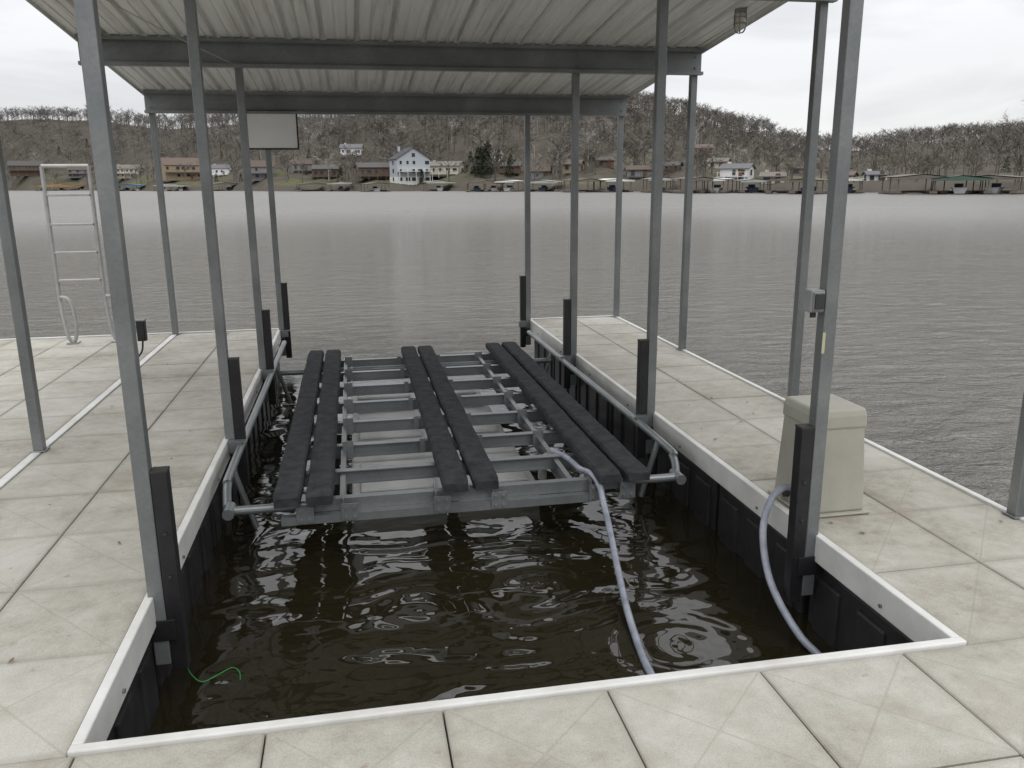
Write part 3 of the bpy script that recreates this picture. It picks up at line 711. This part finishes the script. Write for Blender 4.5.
def house(al,r_,z,wd_,hd,k):
    dep=r_*math.cos(math.radians(al)); W=wd_*dep; Hh=hd*dep; D_=min(W*.75,9); x,y=polar(al,r_)
    e=empty('lakeside_house',(x,y,z-.6)); e.rotation_euler=(0,0,-math.radians(al+yawd)+random.uniform(-.35,.35))
    wall,roof=WM[k]; front=(k=='grey'); wh=Hh*(.68 if not front else .70)+.6; rh=Hh+.6
    TR=M_TRIMW if k in('white','grey','cream') else M_WOOD
    b=MB(); b.box(-W/2,W/2,-D_/2,D_/2,0,wh,wall)
    if front:
        b.face([(-W/2,-D_/2,wh),(W/2,-D_/2,wh),(0,-D_/2,rh)],wall); b.face([(-W/2,D_/2,wh),(0,D_/2,rh),(W/2,D_/2,wh)],wall)
        b.box(-W/2-.05,W/2+.05,-D_/2-.05,D_/2+.05,0,wh*.33,M_TRIMW)
    else:
        b.face([(-W/2,-D_/2,wh),(-W/2,0,rh),(-W/2,D_/2,wh)],wall); b.face([(W/2,-D_/2,wh),(W/2,D_/2,wh),(W/2,0,rh)],wall)
    b.obj('walls',e)
    b=MB(); o_=.45
    def slab(p):
        q=[(a_[0],a_[1],a_[2]+.2) for a_ in p]; n=len(b.v); b.v+=p+q; mi=b.m(roof)
        for w_ in [(0,3,2,1),(4,5,6,7),(0,1,5,4),(1,2,6,5),(2,3,7,6),(3,0,4,7)]: b.f.append(tuple(n+i for i in w_)); b.mi.append(mi)
    if front:
        sl=(rh-wh)/(W/2)
        slab([(-W/2-o_,-D_/2-o_,wh-o_*sl),(0,-D_/2-o_,rh),(0,D_/2+o_,rh),(-W/2-o_,D_/2+o_,wh-o_*sl)]); slab([(0,-D_/2-o_,rh+.002),(W/2+o_,-D_/2-o_,wh-o_*sl),(W/2+o_,D_/2+o_,wh-o_*sl),(0,D_/2+o_,rh+.002)])
    else:
        sl=(rh-wh)/(D_/2)
        slab([(-W/2-o_,-D_/2-o_,wh-o_*sl),(W/2+o_,-D_/2-o_,wh-o_*sl),(W/2+o_,0,rh),(-W/2-o_,0,rh)]); slab([(-W/2-o_,0,rh+.002),(W/2+o_,0,rh+.002),(W/2+o_,D_/2+o_,wh-o_*sl),(-W/2-o_,D_/2+o_,wh-o_*sl)])
    b.obj('roof',e)
    b=MB(); fl=max(1,int(round((wh-.6)/2.7))); n=max(2,int(W/2.2))
    for q in range(fl):
        zc=.6+(q+.55)*(wh-.6)/fl
        for i in range(n):
            xc=-W/2+(i+.5)*W/n+random.uniform(-.2,.2)
            if random.random()<.22: continue
            ww=random.choice((.8,.95,1.5))
            b.cbox((xc,-D_/2-.09,zc),(ww+.16,.03,1.3),TR); b.cbox((xc,-D_/2-.12,zc),(ww,.03,1.15),M_WIN)
        for s_ in (-1,1):
            b.cbox((s_*(W/2+.09),0,zc),(.03,1.2,1.3),M_WIN)
    if front: b.cbox((0,-D_/2-.06,wh+(rh-wh)*.35),(1.1,.06,1.2),M_WIN)
    b.obj('windows',e)
    b=MB(); b.cbox((W*.22,-D_/2-.16,.6+1.0),(1.0,.05,2.0),M_DOOR); b.obj('door',e)
    b=MB(); b.cbox((-W*.3,.3,rh-.2),(.7,.7,1.6),wall); b.obj('chimney',e)
    if W>6:
        b=MB(); dz=.6+(wh-.6)*(.5 if fl>1 else .12)
        b.box(-W/2,W/2,-D_/2-2.4,-D_/2-.2,dz-.15,dz,TR)
        for i in range(5): 
            xx=-W/2+.1+i*(W-.2)/4; b.box(xx-.07,xx+.07,-D_/2-2.38,-D_/2-2.24,-.5,dz+1.0,TR)
        b.box(-W/2,W/2,-D_/2-2.36,-D_/2-2.28,dz+.92,dz+1.0,TR)
        b.obj('deck_porch',e)
for h in HL: house(*h)

# ------------------------------------------------------------ boat docks on the far shore
RC=[pmat('dockroof_a',(.32,.33,.33),(.42,.43,.43),.5,.5),pmat('dockroof_b',(.06,.12,.20),(.10,.17,.26),.5,.6),pmat('dockroof_c',(.40,.18,.05),(.5,.25,.08),.5,.6),pmat('dockroof_d',(.05,.10,.08),(.08,.14,.11),.5,.6),pmat('dockroof_e',(.12,.10,.09),(.18,.15,.13),.5,.7),pmat('dockroof_f',(.6,.6,.58),(.7,.7,.68),.5,.6)]
M_HULL=pmat('boat_hull',(.5,.5,.5),(.7,.7,.7),.5,.4); M_BDARK=pmat('boat_cover',(.03,.04,.07),(.06,.07,.1),.5,.7)
def bdock(t,wd_,rc):
    al=A(t); r_=shoreR(al)-7; dep=r_*math.cos(math.radians(al)); W=max(wd_*dep,4); x,y=polar(al,r_)
    e=empty('boat_dock',(x,y,WZ)); e.rotation_euler=(0,0,-math.radians(al+yawd)+random.uniform(-.4,.4)); D_=9; n=max(1,int(W/4.5)); rz=random.uniform(2.2,2.8)
    b=MB(); b.box(-W/2,W/2,D_/2-1.5,D_/2,.15,.5,M_WOOD); b.box(-1,1,D_/2,D_/2+9,.2,.5,M_WOOD)
    for i in range(n+1):
        xx=-W/2+i*W/n; b.box(xx-.5,xx+.5,-D_/2,D_/2-1.5,.15,.5,M_WOOD); b.box(xx-.5,xx+.5,-D_/2,D_/2,-.3,.14,M_BLACK)
        for yy in (-D_/2+.3,0,D_/2-.3): b.box(xx-.07,xx+.07,yy-.07,yy+.07,.5,rz,M_WOOD)
    b.obj('walkways_and_posts',e)
    b=MB(); m_=RC[rc]; o_=.5; rh=rz+min(.8,W*.06)
    b.box(-W/2-o_,W/2+o_,-D_/2-o_,-D_/2-o_+.1,rz-.25,rz,m_)
    for sgn in (-1,1):
        P4=[(sgn*(W/2+o_),-D_/2-o_,rz),(sgn*(W/2+o_),D_/2+o_,rz),(0,D_/2+o_,rh),(0,-D_/2-o_,rh)]
        b.face(P4,m_); b.face([(p[0],p[1],p[2]+.12) for p in P4][::-1],m_)
    b.face([(-W/2-o_,-D_/2-o_+.02,rz),(W/2+o_,-D_/2-o_+.02,rz),(0,-D_/2-o_+.02,rh)],m_)
    b.obj('roof',e)
    b=MB()
    for i in range(n):
        if random.random()<.3: continue
        xc=-W/2+(i+.5)*W/n; hm=M_HULL if random.random()<.5 else M_BDARK
        n0=len(b.v); L_=3.0; w_=1.0
        b.v+=[(xc-w_*.7,-L_,.1),(xc+w_*.7,-L_,.1),(xc,L_,.35),(xc-w_,-L_,1.0),(xc+w_,-L_,1.0),(xc+w_,1,1.05),(xc,L_+.6,1.25),(xc-w_,1,1.05)]
        for q in [(0,2,1),(0,1,4,3),(1,2,6,5,4),(2,0,3,7,6),(3,4,5,6,7)]: b.f.append(tuple(n0+k for k in q)); b.mi.append(b.m(hm))
        b.box(xc-.6,xc+.6,-.6,.2,1.03,1.6,M_BDARK)
    if b.v: b.obj('moored_boats',e)
for t,wd_,rc in [(-.53,.05,2),(-.47,.03,4),(-.445,.03,1),(-.40,.035,0),(-.34,.03,4),(-.235,.03,4),(-.20,.025,0),(-.16,.025,4),(-.085,.03,0),(-.03,.04,4),(.0,.02,5),(.04,.035,0),(.085,.03,4),(.12,.03,5),(.175,.028,0),(.215,.03,4),(.245,.02,5),(.285,.028,0),(.32,.02,4),(.355,.025,4),(.40,.025,5),(.475,.05,4),(.53,.055,3),(.575,.05,4)]:
    bdock(t,wd_,rc)
